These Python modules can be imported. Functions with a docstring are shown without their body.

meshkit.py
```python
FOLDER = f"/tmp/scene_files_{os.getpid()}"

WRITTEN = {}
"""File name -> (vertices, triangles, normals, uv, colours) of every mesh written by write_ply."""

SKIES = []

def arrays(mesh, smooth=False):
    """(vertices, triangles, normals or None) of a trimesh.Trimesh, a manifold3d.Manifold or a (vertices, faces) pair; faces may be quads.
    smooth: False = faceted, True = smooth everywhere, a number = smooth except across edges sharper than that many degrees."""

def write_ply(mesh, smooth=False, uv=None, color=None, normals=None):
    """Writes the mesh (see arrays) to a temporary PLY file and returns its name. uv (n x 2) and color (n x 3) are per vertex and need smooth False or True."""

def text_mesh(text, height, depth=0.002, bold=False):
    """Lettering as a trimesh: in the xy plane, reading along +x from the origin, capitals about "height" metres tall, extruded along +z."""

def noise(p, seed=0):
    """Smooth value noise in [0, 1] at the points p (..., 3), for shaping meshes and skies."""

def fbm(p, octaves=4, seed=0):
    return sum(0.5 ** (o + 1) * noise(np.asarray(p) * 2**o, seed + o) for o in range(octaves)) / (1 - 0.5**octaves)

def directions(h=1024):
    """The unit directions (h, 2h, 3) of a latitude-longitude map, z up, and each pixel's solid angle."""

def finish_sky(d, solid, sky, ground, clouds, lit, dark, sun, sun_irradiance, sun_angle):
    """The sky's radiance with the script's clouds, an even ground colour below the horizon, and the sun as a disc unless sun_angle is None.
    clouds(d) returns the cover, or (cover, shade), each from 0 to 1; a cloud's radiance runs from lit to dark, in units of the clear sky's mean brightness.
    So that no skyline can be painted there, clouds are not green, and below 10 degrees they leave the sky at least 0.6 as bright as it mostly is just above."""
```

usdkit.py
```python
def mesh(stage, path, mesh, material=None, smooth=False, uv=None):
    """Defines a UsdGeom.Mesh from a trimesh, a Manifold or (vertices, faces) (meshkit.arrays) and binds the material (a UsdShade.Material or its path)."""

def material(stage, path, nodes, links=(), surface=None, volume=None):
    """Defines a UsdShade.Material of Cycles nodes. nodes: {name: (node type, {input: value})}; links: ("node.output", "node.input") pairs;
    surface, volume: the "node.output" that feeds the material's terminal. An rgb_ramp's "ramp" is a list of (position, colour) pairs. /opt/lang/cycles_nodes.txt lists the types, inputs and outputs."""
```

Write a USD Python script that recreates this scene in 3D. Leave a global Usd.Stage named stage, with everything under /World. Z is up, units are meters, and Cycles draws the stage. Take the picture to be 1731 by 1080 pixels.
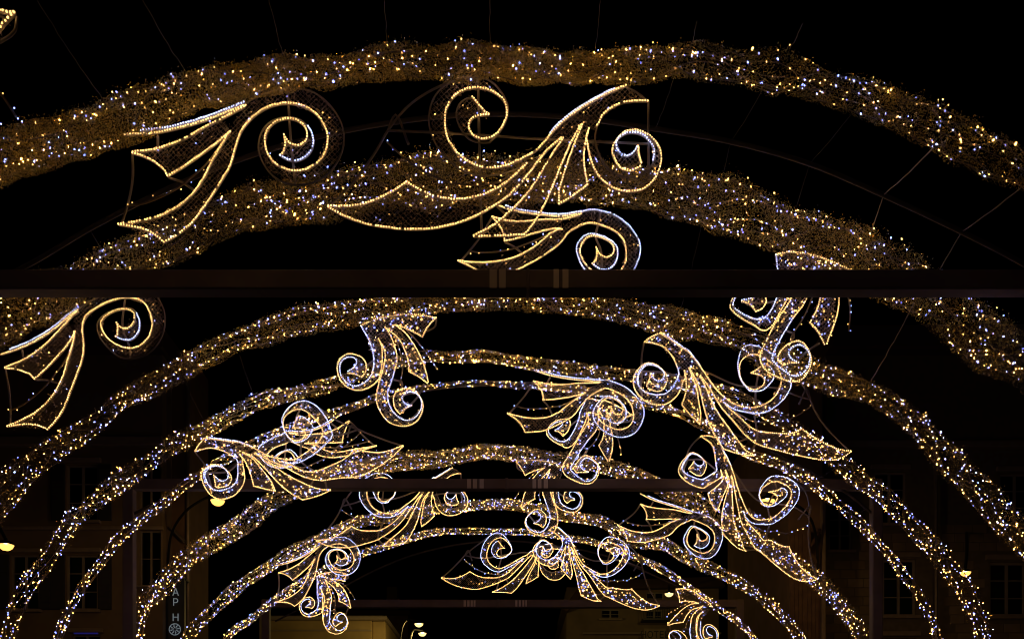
import math
import numpy as np
import trimesh
from scipy.interpolate import RBFInterpolator
from shapely.geometry import Polygon, Point
import shapely
import usdkit
import meshkit
from pxr import Usd, UsdGeom, UsdLux, UsdShade, Gf, Sdf

stage = Usd.Stage.CreateInMemory()
UsdGeom.SetStageUpAxis(stage, UsdGeom.Tokens.z)
UsdGeom.SetStageMetersPerUnit(stage, 1.0)
UsdGeom.Xform.Define(stage, '/World')
UsdGeom.Scope.Define(stage, '/World/Looks')

# ---------------------------------------------------------------- camera
F, CX, HY, EYE = 1700.0, 865.5, 1337.0, 1.6      # focal length in photo pixels, principal point, eye height
cam = UsdGeom.Camera.Define(stage, '/World/camera')
cam.CreateHorizontalApertureAttr(36.0)
cam.CreateFocalLengthAttr(F / 1731.0 * 36.0)
cam.CreateVerticalApertureOffsetAttr((HY - 540.0) / 1731.0 * 36.0)   # shift lens: verticals stay upright
cam.AddTranslateOp().Set(Gf.Vec3d(0, 0, EYE))
cam.AddRotateXOp().Set(90.0)
cam.CreateExposureAttr(0.0)
cam.CreateClippingRangeAttr(Gf.Vec2f(0.05, 2000))

# ---------------------------------------------------------------- night sky (sun far below the horizon, no sun light)
SUN_EL, SUN_ROT = -0.12, 2.4
dome = UsdLux.DomeLight.Define(stage, '/World/sky')
sky_mat = usdkit.material(stage, '/World/Looks/night_sky', {
    "s": ("sky_texture", {"sky_type": "single_scattering", "sun_disc": False, "sun_elevation": SUN_EL, "sun_rotation": SUN_ROT}),
    "b": ("background_shader", {"strength": 0.004})}, [("s.color", "b.color")], surface="b.background")
UsdShade.MaterialBindingAPI.Apply(dome.GetPrim()).Bind(sky_mat)
dome.GetPrim().SetCustomDataByKey('kind', 'structure')


# ---------------------------------------------------------------- helpers
def P(px, py, d):
    """the point at distance d down the street that the traced position stands for"""
    px, py, d = np.broadcast_arrays(np.asarray(px, float), np.asarray(py, float), np.asarray(d, float))
    return np.stack([(px - CX) * d / F, d, EYE + (HY - py) * d / F], -1)


USED = {}


def numbered(parent, name):
    k = (parent, name)
    n = USED.get(k, -1) + 1
    USED[k] = n
    return parent + '/' + (name if n == 0 else f'{name}_{n:03d}')


def tagp(prim, label=None, cat=None, group=None, kind=None):
    for k, v in (('label', label), ('category', cat), ('group', group), ('kind', kind)):
        if v:
            prim.SetCustomDataByKey(k, v)
    return prim


class Thing:
    def __init__(self, name, loc, label, cat, group=None, kind=None):
        self.path = numbered('/World', name)
        self.loc = np.asarray(loc, float)
        x = UsdGeom.Xform.Define(stage, self.path)
        x.AddTranslateOp().Set(Gf.Vec3d(*map(float, self.loc)))
        tagp(x.GetPrim(), label, cat, group, kind)

    def part(self, name, mesh, mat, under=None, smooth=False, kind=None, label=None):
        path = numbered(under or self.path, name)
        if isinstance(mesh, (list,)):
            mesh = cat(mesh)
        v, f = (np.asarray(mesh.vertices), np.asarray(mesh.faces)) if hasattr(mesh, 'vertices') else mesh
        m = usdkit.mesh(stage, path, (v - self.loc, f), LOOK[mat], smooth=smooth)
        tagp(m.GetPrim(), label=label, kind=kind)
        return path


def single(name, mesh, mat, label=None, cat_=None, group=None, kind=None, smooth=False):
    path = numbered('/World', name)
    m = usdkit.mesh(stage, path, mesh, LOOK[mat], smooth=smooth)
    tagp(m.GetPrim(), label, cat_, group, kind)


def cat(meshes):
    vs, fs, n = [], [], 0
    for m in meshes:
        v, f = (np.asarray(m.vertices), np.asarray(m.faces)) if hasattr(m, 'vertices') else m
        if len(f) == 0:
            continue
        vs.append(v); fs.append(np.asarray(f) + n); n += len(v)
    return np.vstack(vs), np.vstack(fs)


def box(x0, x1, y0, y1, z0, z1, ch=0.0):
    x0, x1 = sorted((x0, x1)); y0, y1 = sorted((y0, y1)); z0, z1 = sorted((z0, z1))
    if ch <= 0:
        b = trimesh.creation.box([x1 - x0, y1 - y0, z1 - z0])
        b.apply_translation([(x0 + x1) / 2, (y0 + y1) / 2, (z0 + z1) / 2])
        return b
    pts = []
    for sx in (0, 1):
        for sy in (0, 1):
            for sz in (0, 1):
                for k in range(3):
                    d = [ch, ch, ch]; d[k] = 0
                    pts.append([x1 - d[0] if sx else x0 + d[0], y1 - d[1] if sy else y0 + d[1], z1 - d[2] if sz else z0 + d[2]])
    return trimesh.convex.convex_hull(np.array(pts))


def pbox(px0, px1, py0, py1, d, front, back, ch=0.0):
    """box that spans the traced rectangle at distance d; front/back are metres towards / away from the camera"""
    a, b = P(px0, py0, d), P(px1, py1, d)
    return box(a[0], b[0], d - front, d + back, b[2], a[2], ch)


def tube(pts, r, sides=6):
    pts = np.asarray(pts, float)
    n = len(pts)
    t = np.gradient(pts, axis=0)
    t /= np.maximum(np.linalg.norm(t, axis=1, keepdims=True), 1e-9)
    ref = np.where(np.abs(t[:, [1]]) > 0.9, [[1.0, 0, 0]], [[0, 1.0, 0]])
    u = np.cross(t, ref); u /= np.linalg.norm(u, axis=1, keepdims=True)
    w = np.cross(t, u)
    a = np.linspace(0, 2 * np.pi, sides, endpoint=False)
    r = np.broadcast_to(np.asarray(r, float), (n,))
    ring = pts[:, None] + r[:, None, None] * (np.cos(a)[None, :, None] * u[:, None] + np.sin(a)[None, :, None] * w[:, None])
    v = ring.reshape(-1, 3)
    i, j = np.meshgrid(np.arange(n - 1), np.arange(sides), indexing='ij')
    a0, a1 = i * sides + j, i * sides + (j + 1) % sides
    f = np.vstack([np.stack([a0, a1, a1 + sides], -1).reshape(-1, 3), np.stack([a0, a1 + sides, a0 + sides], -1).reshape(-1, 3)])
    k = np.arange(1, sides - 1)
    caps = np.vstack([np.stack([np.zeros_like(k), k + 1, k], -1), np.stack([np.zeros_like(k), k, k + 1], -1) + (n - 1) * sides])
    return v, np.vstack([f, caps])


def smooth_curve(pts, step=3.0):
    """Catmull-Rom through the points, resampled evenly (2-D or 3-D)"""
    p = np.asarray(pts, float)
    if len(p) == 2:
        n = max(2, int(np.linalg.norm(p[1] - p[0]) / step) + 1)
        return p[0] + (p[1] - p[0]) * np.linspace(0, 1, n)[:, None]
    q = np.vstack([2 * p[0] - p[1], p, 2 * p[-1] - p[-2]])
    out = []
    for i in range(1, len(q) - 2):
        p0, p1, p2, p3 = q[i - 1:i + 3]
        t0 = 0; t1 = t0 + max(np.linalg.norm(p1 - p0), 1e-6) ** .5; t2 = t1 + max(np.linalg.norm(p2 - p1), 1e-6) ** .5; t3 = t2 + max(np.linalg.norm(p3 - p2), 1e-6) ** .5
        t = np.linspace(t1, t2, 14)[:-1, None]
        a1 = (t1 - t) / (t1 - t0) * p0 + (t - t0) / (t1 - t0) * p1
        a2 = (t2 - t) / (t2 - t1) * p1 + (t - t1) / (t2 - t1) * p2
        a3 = (t3 - t) / (t3 - t2) * p2 + (t - t2) / (t3 - t2) * p3
        b1 = (t2 - t) / (t2 - t0) * a1 + (t - t0) / (t2 - t0) * a2
        b2 = (t3 - t) / (t3 - t1) * a2 + (t - t1) / (t3 - t1) * a3
        out.append((t2 - t) / (t2 - t1) * b1 + (t - t1) / (t2 - t1) * b2)
    out.append(p[-1:])
    return resample(np.vstack(out), step)


def resample(c, step):
    s = np.concatenate([[0], np.cumsum(np.linalg.norm(np.diff(c, axis=0), axis=1))])
    n = max(2, int(round(s[-1] / step)) + 1)
    t = np.linspace(0, s[-1], n)
    return np.stack([np.interp(t, s, c[:, k]) for k in range(c.shape[1])], 1)


ICO = trimesh.creation.icosphere(subdivisions=0, radius=1.0)
ICO_V, ICO_F = np.array(ICO.vertices), np.array(ICO.faces)


def beads(pos, r, axis=None, stretch=1.0):
    pos = np.asarray(pos, float).reshape(-1, 3)
    n = len(pos)
    r = np.broadcast_to(np.asarray(r, float), (n,))
    v = np.repeat(ICO_V[None], n, 0)
    if axis is not None:
        d = (v * axis[:, None, :]).sum(-1, keepdims=True)
        v = v + d * axis[:, None, :] * (np.broadcast_to(np.asarray(stretch, float), (n,))[:, None, None] - 1)
    v = v * r[:, None, None] + pos[:, None]
    f = ICO_F[None] + (np.arange(n) * len(ICO_V))[:, None, None]
    return v.reshape(-1, 3), f.reshape(-1, 3)


def strips(pos, length, width, rng, along=None, mix=0.0):
    """thin foil slivers, one triangle each"""
    n = len(pos)
    a = rng.normal(size=(n, 3))
    if along is not None:
        a = a * (1 - mix) + along * rng.choice([-1, 1], n)[:, None] * mix * 1.6
    a /= np.linalg.norm(a, axis=1, keepdims=True)
    b = rng.normal(size=(n, 3)); b -= (b * a).sum(1, keepdims=True) * a
    b /= np.linalg.norm(b, axis=1, keepdims=True)
    L = (length * rng.lognormal(0, .35, n))[:, None]; W = (width * rng.lognormal(0, .3, n))[:, None]
    v = np.stack([pos - a * L / 2 - b * W / 2, pos - a * L / 2 + b * W / 2, pos + a * L / 2], 1).reshape(-1, 3)
    return v, np.arange(3 * n).reshape(-1, 3)


# ---------------------------------------------------------------- materials
LOOK = {}


def mat(name, nodes, links=(), surface='p.BSDF'):
    LOOK[name] = usdkit.material(stage, '/World/Looks/' + name, nodes, links, surface=surface)


def plain(name, col, rough=.6, metal=0.0, var=.25, scale=6.0, bump=0.0):
    lo, hi = tuple(c * (1 - var) for c in col), tuple(min(1, c * (1 + var)) for c in col)
    nodes = {"g": ("geometry", {}), "n": ("noise_texture", {"scale": scale, "detail": 5.0, "roughness": .6}),
             "r": ("rgb_ramp", {"ramp": [(.25, lo), (.75, hi)]}), "p": ("principled_bsdf", {"roughness": rough, "metallic": metal})}
    links = [("g.position", "n.vector"), ("n.fac", "r.fac"), ("r.color", "p.base_color")]
    if bump:
        nodes["b"] = ("bump", {"strength": bump, "distance": .02})
        links += [("n.fac", "b.height"), ("b.normal", "p.normal")]
    mat(name, nodes, links)


def glow(name, col, lo=.45, hi=1.25):
    """a light bulb: colour fixed, each bulb a little stronger or weaker than the next"""
    mat(name, {"g": ("geometry", {}), "n": ("noise_texture", {"scale": 23.0, "detail": 0.0}),
               "m": ("map_range", {"from_min": .25, "from_max": .75, "to_min": lo, "to_max": hi, "clamp": True}),
               "e": ("emission", {"color": col})}, [("g.position", "n.vector"), ("n.fac", "m.value"), ("m.result", "e.strength")], surface='e.emission')


def foil(name, a, b, rough=.3, metal=1.0):
    mat(name, {"g": ("geometry", {}), "n": ("noise_texture", {"scale": 60.0, "detail": 1.0}), "r": ("rgb_ramp", {"ramp": [(.3, a), (.7, b)]}),
               "p": ("principled_bsdf", {"roughness": rough, "metallic": metal})},
        [("g.position", "n.vector"), ("n.fac", "r.fac"), ("r.color", "p.base_color")])


glow('warm_rope_bulb', (2.8, 1.58, .52), .65, 1.4)
glow('white_rope_bulb', (1.5, 1.65, 2.9), .6, 1.4)
glow('warm_bulb', (11.0, 5.7, 1.4), .10, 1.3)
glow('warm_panel_bulb', (3.4, 1.8, .50), .12, 1.4)
glow('white_panel_bulb', (1.1, 1.35, 4.6), .12, 1.4)
glow('white_bulb', (2.0, 2.4, 9.0), .10, 1.2)
foil('gold_foil', (.74, .56, .10), (1.0, .84, .28), .38, .72)
foil('glint_foil', (.85, .66, .22), (1.0, .88, .48), .16)
foil('net_foil', (.42, .33, .28), (.75, .58, .42), .35)
plain('wire', (.20, .15, .10), .5)
plain('steel', (.30, .26, .23), .5, .6, .15)
plain('dark_wire', (.03, .027, .024), .6)
plain('pipe_paint', (.07, .055, .045), .6)
plain('netting', (.42, .36, .34), .8, 0, .2)
plain('beam_paint', (.17, .125, .105), .6, 0, .2, 3)
plain('marking', (.72, .62, .52), .6, 0, .1)
plain('black_metal', (.02, .02, .022), .5)
plain('plaster', (.25, .19, .13), .9, 0, .22, 1.2, .3)
plain('plaster_ochre', (.46, .34, .16), .9, 0, .2, 1.0, .3)
plain('plaster_red', (.22, .14, .09), .9, 0, .2, 2.0, .3)
plain('stone', (.28, .22, .15), .9, 0, .25, 2.5, .5)
plain('stone_light', (.34, .27, .19), .9, 0, .25, 2.5, .5)
plain('joint', (.20, .17, .13), .95)
plain('trim', (.34, .28, .24), .8, 0, .15)
plain('wood', (.20, .12, .07), .7, 0, .3, 5)
plain('frame_paint', (.34, .30, .27), .6, 0, .1)
plain('shutter', (.05, .05, .07), .7, 0, .2)
plain('roof_tile', (.10, .06, .05), .85, 0, .3, 4)
plain('sign_navy', (.02, .035, .08), .5, 0, .1)
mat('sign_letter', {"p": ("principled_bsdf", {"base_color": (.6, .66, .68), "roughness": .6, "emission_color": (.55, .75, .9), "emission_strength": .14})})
plain('asphalt', (.05, .05, .05), .9, 0, .3, 3, .3)
mat('pane', {"f": ("fresnel", {"IOR": 1.5}), "t": ("transparent_bsdf", {"color": (.75, .78, .8)}), "gl": ("glossy_bsdf", {"color": (.9, .9, .9), "roughness": .04}),
             "m": ("mix_closure", {})}, [("f.fac", "m.fac"), ("t.BSDF", "m.closure1"), ("gl.BSDF", "m.closure2")], surface='m.closure')
for nm_, col_, st_ in (('lamp_glow', (1.0, .50, .11), 3.0), ('lamp_glow_far', (1.0, .78, .30), 2.2)):
    mat(nm_, {"e": ("emission", {"color": col_, "strength": st_}), "t": ("transparent_bsdf", {"color": (.9, .85, .7)}), "m": ("mix_closure", {"fac": .5})},
        [("t.BSDF", "m.closure1"), ("e.emission", "m.closure2")], surface='m.closure')
mat('blue_tube', {"e": ("emission", {"color": (.06, .05, .55), "strength": .15})}, surface='e.emission')
mat('lit_room', {"e": ("emission", {"color": (1.0, .62, .30), "strength": .10})}, surface='e.emission')

# ---------------------------------------------------------------- ground
g = 220.0
single('street', (np.array([[-g, -g, 0], [g, -g, 0], [g, g, 0], [-g, g, 0]], float), np.array([[0, 1, 2], [0, 2, 3]])), 'asphalt', kind='structure')

# ---------------------------------------------------------------- buildings (dark, behind the lights)
def window(th, px0, px1, py0, py1, d, bars=1, rows=2, inner=None, recess=.16, shutters=False, sill=True, lintel=True):
    """frame, mullion, glazing bars, panes, sill and lintel of one window; the wall face is at distance d"""
    w = (px1 - px0)
    fw = max(2.2, w * .06)
    fr = [pbox(px0, px0 + fw, py0, py1, d, -.07, .14), pbox(px1 - fw, px1, py0, py1, d, -.07, .14),
          pbox(px0 + fw, px1 - fw, py0, py0 + fw, d, -.07, .14), pbox(px0 + fw, px1 - fw, py1 - fw, py1, d, -.07, .14)]
    m = (px0 + px1) / 2
    fr.append(pbox(m - fw * .6, m + fw * .6, py0 + fw, py1 - fw, d, -.065, .135))
    fpath = th.part('window', fr, 'frame_paint')
    for k in range(1, rows + 1):
        y = py0 + (py1 - py0) * k / (rows + 1)
        for a, b in ((px0 + fw, m - fw * .6), (m + fw * .6, px1 - fw)):
            th.part('glazing_bar', pbox(a, b, y - fw * .22, y + fw * .22, d, -.08, .12), 'frame_paint', under=fpath)
    for a, b in ((px0 + fw, m - fw * .6), (m + fw * .6, px1 - fw)):
        th.part('pane', pbox(a, b, py0 + fw, py1 - fw, d, -.105, .115), 'pane', under=fpath)
    th.part('reveal', pbox(px0, px1, py0, py1, d, -.30, .32), inner or 'shutter', under=fpath)
    if sill:
        th.part('window_sill', pbox(px0 - w * .12, px1 + w * .12, py1, py1 + w * .10, d, .14, .10, .01), 'trim')
    if lintel:
        th.part('lintel', pbox(px0 - w * .12, px1 + w * .12, py0 - w * .20, py0 - w * .06, d, .09, .05, .01), 'trim')
    if shutters:
        for a, b in ((px0 - w * .46, px0 - w * .03), (px1 + w * .03, px1 + w * .46)):
            s = th.part('shutter', pbox(a, b, py0, py1, d, .05, -.005, .006), 'shutter')
            n = 9
            for i in range(n):
                yy = py0 + (py1 - py0) * (i + .5) / n
                th.part('slat', pbox(a + 2, b - 2, yy - (py1 - py0) / n * .34, yy + (py1 - py0) / n * .34, d, .062, -.048), 'shutter', under=s)


def wall_with_holes(px0, px1, ztop, d, holes, depth=8.0):
    """front wall panel of a building with real openings plus the closed body behind it"""
    a, b = P(px0, 0, d)[0], P(px1, 0, d)[0]
    outer = shapely.box(a, 0.0, b, ztop)
    for h in holes:
        p, q = P(h[0], h[2], d), P(h[1], h[3], d)
        outer = outer.difference(shapely.box(p[0], q[2], q[0], p[2]))
    m = trimesh.creation.extrude_polygon(outer, .28, engine='earcut')
    v = np.array(m.vertices)
    v = np.stack([v[:, 0], d + .28 - v[:, 2], v[:, 1]], 1)
    m = trimesh.Trimesh(v, np.array(m.faces)[:, ::-1], process=False)
    body = box(a, b, d + .64, d + depth, 0, ztop - .02)
    return [m, body]


# left house
D = 26.0
hl = [(112, 165, 937, 1030), (112, 165, 785, 880), (236, 272, 896, 990), (122, 170, 1072, 1180), (18, 66, 937, 1030), (236, 272, 770, 862)]
hs = Thing('plaster_house', (P(130, 1337, D)[0], D, 0), 'dark plaster house on the left with shuttered window behind the hanging lamp', 'house')
hs.part('wall', wall_with_holes(-330, 275, P(0, 600, D)[2], D, hl, 2.4), 'plaster')
window(hs, *hl[0], D, inner='shutter', shutters=True)
window(hs, *hl[1], D, shutters=True)
window(hs, *hl[2], D, rows=1, lintel=False)
window(hs, *hl[3], D, shutters=False)
window(hs, *hl[4], D, shutters=True)
window(hs, *hl[5], D, rows=1, lintel=False)
hs.part('cornice', pbox(-330, 279, 741, 757, D, .22, .0, .03), 'trim')
hs.part('string_course', pbox(-330, 277, 890, 896, D, .08, .0, .01), 'trim')
hs.part('roof', pbox(-340, 283, 560, 600, D, .45, 2.8, .05), 'roof_tile')
hs.part('lit_blind', pbox(126, 166, 1066, 1071, D, .05, .06), 'blue_tube')
hs.part('lit_room_edge', pbox(157, 161, 995, 1025, D, -.27, .29), 'lit_room')
D2 = 27.0
ph = Thing('corner_house', (P(300, 1337, D2)[0], D2, 0), 'narrow reddish corner house carrying the navy vertical sign', 'house')
ph.part('wall', [pbox(279, 322, 600, 1450, D2, .3, 1.6, .02)], 'plaster_red')
ph.part('downpipe', tube(P([318, 318], [600, 1430], D2 - .38), .06, 8), 'steel')
ph.part('quoin', pbox(275, 285, 700, 1450, D2, .34, .2, .02), 'stone_light')
ph.part('sloping_bracket', tube(P([287, 312], [890, 915], D2 - .42), .05, 6), 'steel')

sg = Thing('vertical_shop_sign', P(297, 1080, D2 - .75), 'narrow navy vertical sign with pale letters and a wheel emblem', 'sign')
sg.part('board', pbox(281, 313, 975, 1130, D2 - .7, .08, .08, .01), 'sign_navy')
sg.part('bracket', [pbox(279, 315, 978, 981, D2 - .66, .02, .30), pbox(279, 315, 1118, 1121, D2 - .66, .02, .30)], 'black_metal')


def lettering(text, pxc, pybase, hpx, d, depth=.012, stretch=1.0):
    h = hpx * d / F
    m = meshkit.text_mesh(text, h, depth)
    v = np.array(m.vertices)
    v[:, 0] = (v[:, 0] - (v[:, 0].min() + v[:, 0].max()) / 2) * stretch
    o = P(pxc, pybase, d)
    return trimesh.Trimesh(np.stack([o[0] + v[:, 0], d - v[:, 2], o[2] + v[:, 1]], 1), np.array(m.faces)[:, ::-1] if False else np.array(m.faces), process=False)


DS = D2 - .785
for ch, yb in (('A', 1006), ('P', 1023), ('H', 1049), ('P', 1094), ('A', 1110)):
    sg.part('letter', lettering(ch, 297, yb, 12.5, DS), 'sign_letter')
c = P(295.5, 1063, DS - .004)
ring = []
R = 9.5 * DS / F
aa = np.linspace(0, 2 * np.pi, 33)
ring.append(tube(np.stack([c[0] + R * np.cos(aa), np.full(33, c[1]), c[2] + R * np.sin(aa)], 1), .012, 6))
for k in range(8):
    a = k * np.pi / 4 + .2
    ring.append(tube([[c[0] + .25 * R * math.cos(a), c[1], c[2] + .25 * R * math.sin(a)], [c[0] + .92 * R * math.cos(a), c[1], c[2] + .92 * R * math.sin(a)]], .010, 5))
    a += .25
    ring.append(tube([[c[0] + .55 * R * math.cos(a), c[1], c[2] + .55 * R * math.sin(a)], [c[0] + .85 * R * math.cos(a - .3), c[1], c[2] + .85 * R * math.sin(a - .3)]], .008, 5))
sg.part('wheel_emblem', ring, 'sign_letter')

# ochre low building, centre left
D3 = 40.0
ob = Thing('ochre_house', (P(550, 1337, D3)[0], D3, 0), 'low ochre flat-topped house lit by lamps at the lower left', 'house')
ob.part('wall', [pbox(447, 630, 1050, 1500, D3, .3, 9, .03)], 'plaster_ochre')
ob.part('corner_wall', [pbox(630.3, 652, 1050, 1500, D3, .1, 9, .03)], 'plaster_ochre')
ob.part('parapet', pbox(443, 656, 1043, 1049.6, D3, .45, 9, .03), 'trim')
ob.part('ledge', pbox(447, 630, 1066, 1068.5, D3, .36, -.301, .01), 'trim')
ob.part('corner_post', pbox(443.5, 449, 1050, 1500, D3, .5, -.305, .01), 'stone_light')
# dark block behind
bh = Thing('dark_gable_house', (P(610, 1337, 62)[0], 62, 0), 'dark house with a tall chimney rising behind the ochre house', 'house')
bh.part('wall', pbox(500, 690, 1040, 1420, 62, .1, 12, .02), 'plaster_red')
bh.part('chimney', pbox(650, 668, 985, 1040, 62, -1, 2.4, .03), 'plaster_red')
bh.part('roof', pbox(496, 694, 1032, 1040, 62, .4, 12, .04), 'roof_tile')

# hotel house, centre right
D4 = 44.0
ht = Thing('hotel_house', (P(1050, 1337, D4)[0], D4, 0), 'brown house with gabled end, small window and a HOTEL sign', 'house')
hh = [(1016, 1048, 1029, 1045), (1092, 1122, 1000, 1022), (1092, 1120, 1030, 1052)]
ht.part('wall', wall_with_holes(958, 1215, P(0, 992, D4)[2], D4, hh, 9), 'plaster')
for h in hh:
    window(ht, *h, D4, rows=1, sill=h is hh[0], lintel=False)
e = [P(950, 1032, D4), P(985, 985, D4), P(1215, 978, D4), P(1222, 994, D4), P(990, 999, D4), P(958, 1036, D4)]
poly = Polygon([(q[0], q[2]) for q in e])
m = trimesh.creation.extrude_polygon(poly, 9.6, engine='earcut'); v = np.array(m.vertices)
ht.part('roof', (np.stack([v[:, 0], D4 - .5 + v[:, 2], v[:, 1]], 1), np.array(m.faces)[:, ::-1]), 'roof_tile')
ht.part('ledge', pbox(985, 1218, 1069, 1072, D4, .2, -.002, .01), 'trim')
br = [pbox(1083, 1128, 1049, 1052, D4, .75, -.003), pbox(1083, 1128, 1033, 1034.2, D4, .75, -.70)]
for k in range(12):
    x = 1084 + k * 3.9
    br.append(pbox(x, x + .8, 1034.2, 1049, D4, .735, -.715))
ht.part('balcony', br, 'black_metal')
hsn = Thing('hotel_sign', P(1107, 1079, D4 - .4), 'small brown signboard with dark capital letters reading HOTEL', 'sign')
hsn.part('board', pbox(1088, 1126, 1062, 1080, D4 - .3, .06, .1, .01), 'stone_light')
hsn.part('lettering', lettering('HOTEL', 1107, 1077.5, 11.5, D4 - .362, .02, .92), 'black_metal')

# timbered tower on the right
D5 = 24.5
tw = Thing('timber_house', (P(1372, 1337, D5)[0], D5, 0), 'narrow brown board-clad house end lit by a lamp, right of centre', 'house')
tw.part('wall', pbox(1334, 1392, 640, 1500, D5, -.05, 7, .02), 'plaster_red')
for k in range(7):
    x = 1335 + k * 7.3
    tw.part('board', pbox(x, x + 6.8, 900, 1500, D5, .03, .049, .006), 'wood')
tw.part('corner_post', pbox(1386.6, 1393, 840, 1500, D5, .14, .04, .01), 'stone_light')
for (x0, y0, x1, y1) in ((1366, 928, 1386, 902), (1366, 932, 1384, 952), (1366, 896, 1387, 896), (1368, 896, 1368, 952)):
    tw.part('brace', tube(P([x0, x1], [y0, y1], D5 - .2), .05, 6), 'wood')

# stone house right
D6 = 26.0
hr = [(1493, 1548, 945, 1040), (1478, 1532, 797, 885), (1673, 1735, 950, 1040), (1690, 1745, 800, 885), (1493, 1548, 1078, 1180), (1380 + 22, 1440, 850, 930)]
st = Thing('stone_house', (P(1570, 1337, D6)[0], D6, 0), 'dark ashlar stone house on the right with tall windows', 'house')
st.part('wall', wall_with_holes(1395, 2020, P(0, 600, D6)[2], D6, hr), 'joint')
for h in hr:
    window(st, *h, D6, rows=2, shutters=False)
st.part('cornice', pbox(1395, 2020, 748, 760, D6, .25, -.002, .03), 'trim')
st.part('roof', pbox(1390, 2030, 560, 600, D6, .45, 8, .05), 'roof_tile')
st.part('downpipe', tube(P([1582, 1582], [760, 1430], D6 - .22), .055, 8), 'steel')
rng = np.random.default_rng(5)
row = 0
y = 1100.0
while y > 890:
    x = 1395 + (row % 2) * 14
    while x < 1770:
        w = 26 + rng.uniform(-4, 5)
        x1 = x + w
        clash = any(x < h[1] + 7 and x1 > h[0] - 7 and y > h[2] - 12 and y - 15.3 < h[3] + 8 for h in hr) or (x < 1590 and x1 > 1574)
        if not clash:
            st.part('stone', pbox(x + .5, x1 - .5, y - 15.3 + .5, y - .5, D6, .018 + rng.uniform(0, .02), -.001, .008), 'stone' if rng.random() < .6 else 'stone_light')
        x = x1
    y -= 15.3
    row += 1


# ---------------------------------------------------------------- street lamps
POWER = 13.0


def lamp(px, py, d, rpx, label, arm=None, far=False, post=None, power=1.0):
    o = P(px, py, d)
    r = rpx * d / F
    th = Thing('street_lamp', o if post is None else (o[0], o[1], 0), label, 'street lamp', 'lit street lamps')
    prof = [(0.0, -r * .72), (r * .45, -r * .64), (r * .8, -r * .38), (r * .98, 0.0), (r * .9, r * .02), (0.0, r * .02)]
    b = trimesh.creation.revolve(np.array(prof), sections=20); b.apply_translation(o)
    li = UsdLux.SphereLight.Define(stage, th.path + '/lamp_light')
    li.AddTranslateOp().Set(Gf.Vec3d(*map(float, o - np.array([0, 0, r * .3]) - th.loc)))
    li.CreateRadiusAttr(r * .16); li.CreateNormalizeAttr(True); li.CreateIntensityAttr(POWER * power)
    li.CreateColorAttr(Gf.Vec3f(1.0, .58, .20) if not far else Gf.Vec3f(1.0, .72, .24))
    th.part('lamp_bowl', b, 'lamp_glow_far' if far else 'lamp_glow', smooth=40)
    prof = [(0.0, r * .03), (r * 1.04, r * .03), (r * 1.0, r * .16), (r * .7, r * .48), (r * .25, r * .62), (r * .2, r * .9), (0.0, r * .92)]
    b = trimesh.creation.revolve(np.array(prof), sections=20); b.apply_translation(o)
    th.part('lamp_hood', b, 'black_metal', smooth=40)
    if arm is not None:
        a = smooth_curve([tuple(P(*q)) for q in arm], .15)
        th.part('arm', tube(a, .035, 6), 'black_metal')
    return th


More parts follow.
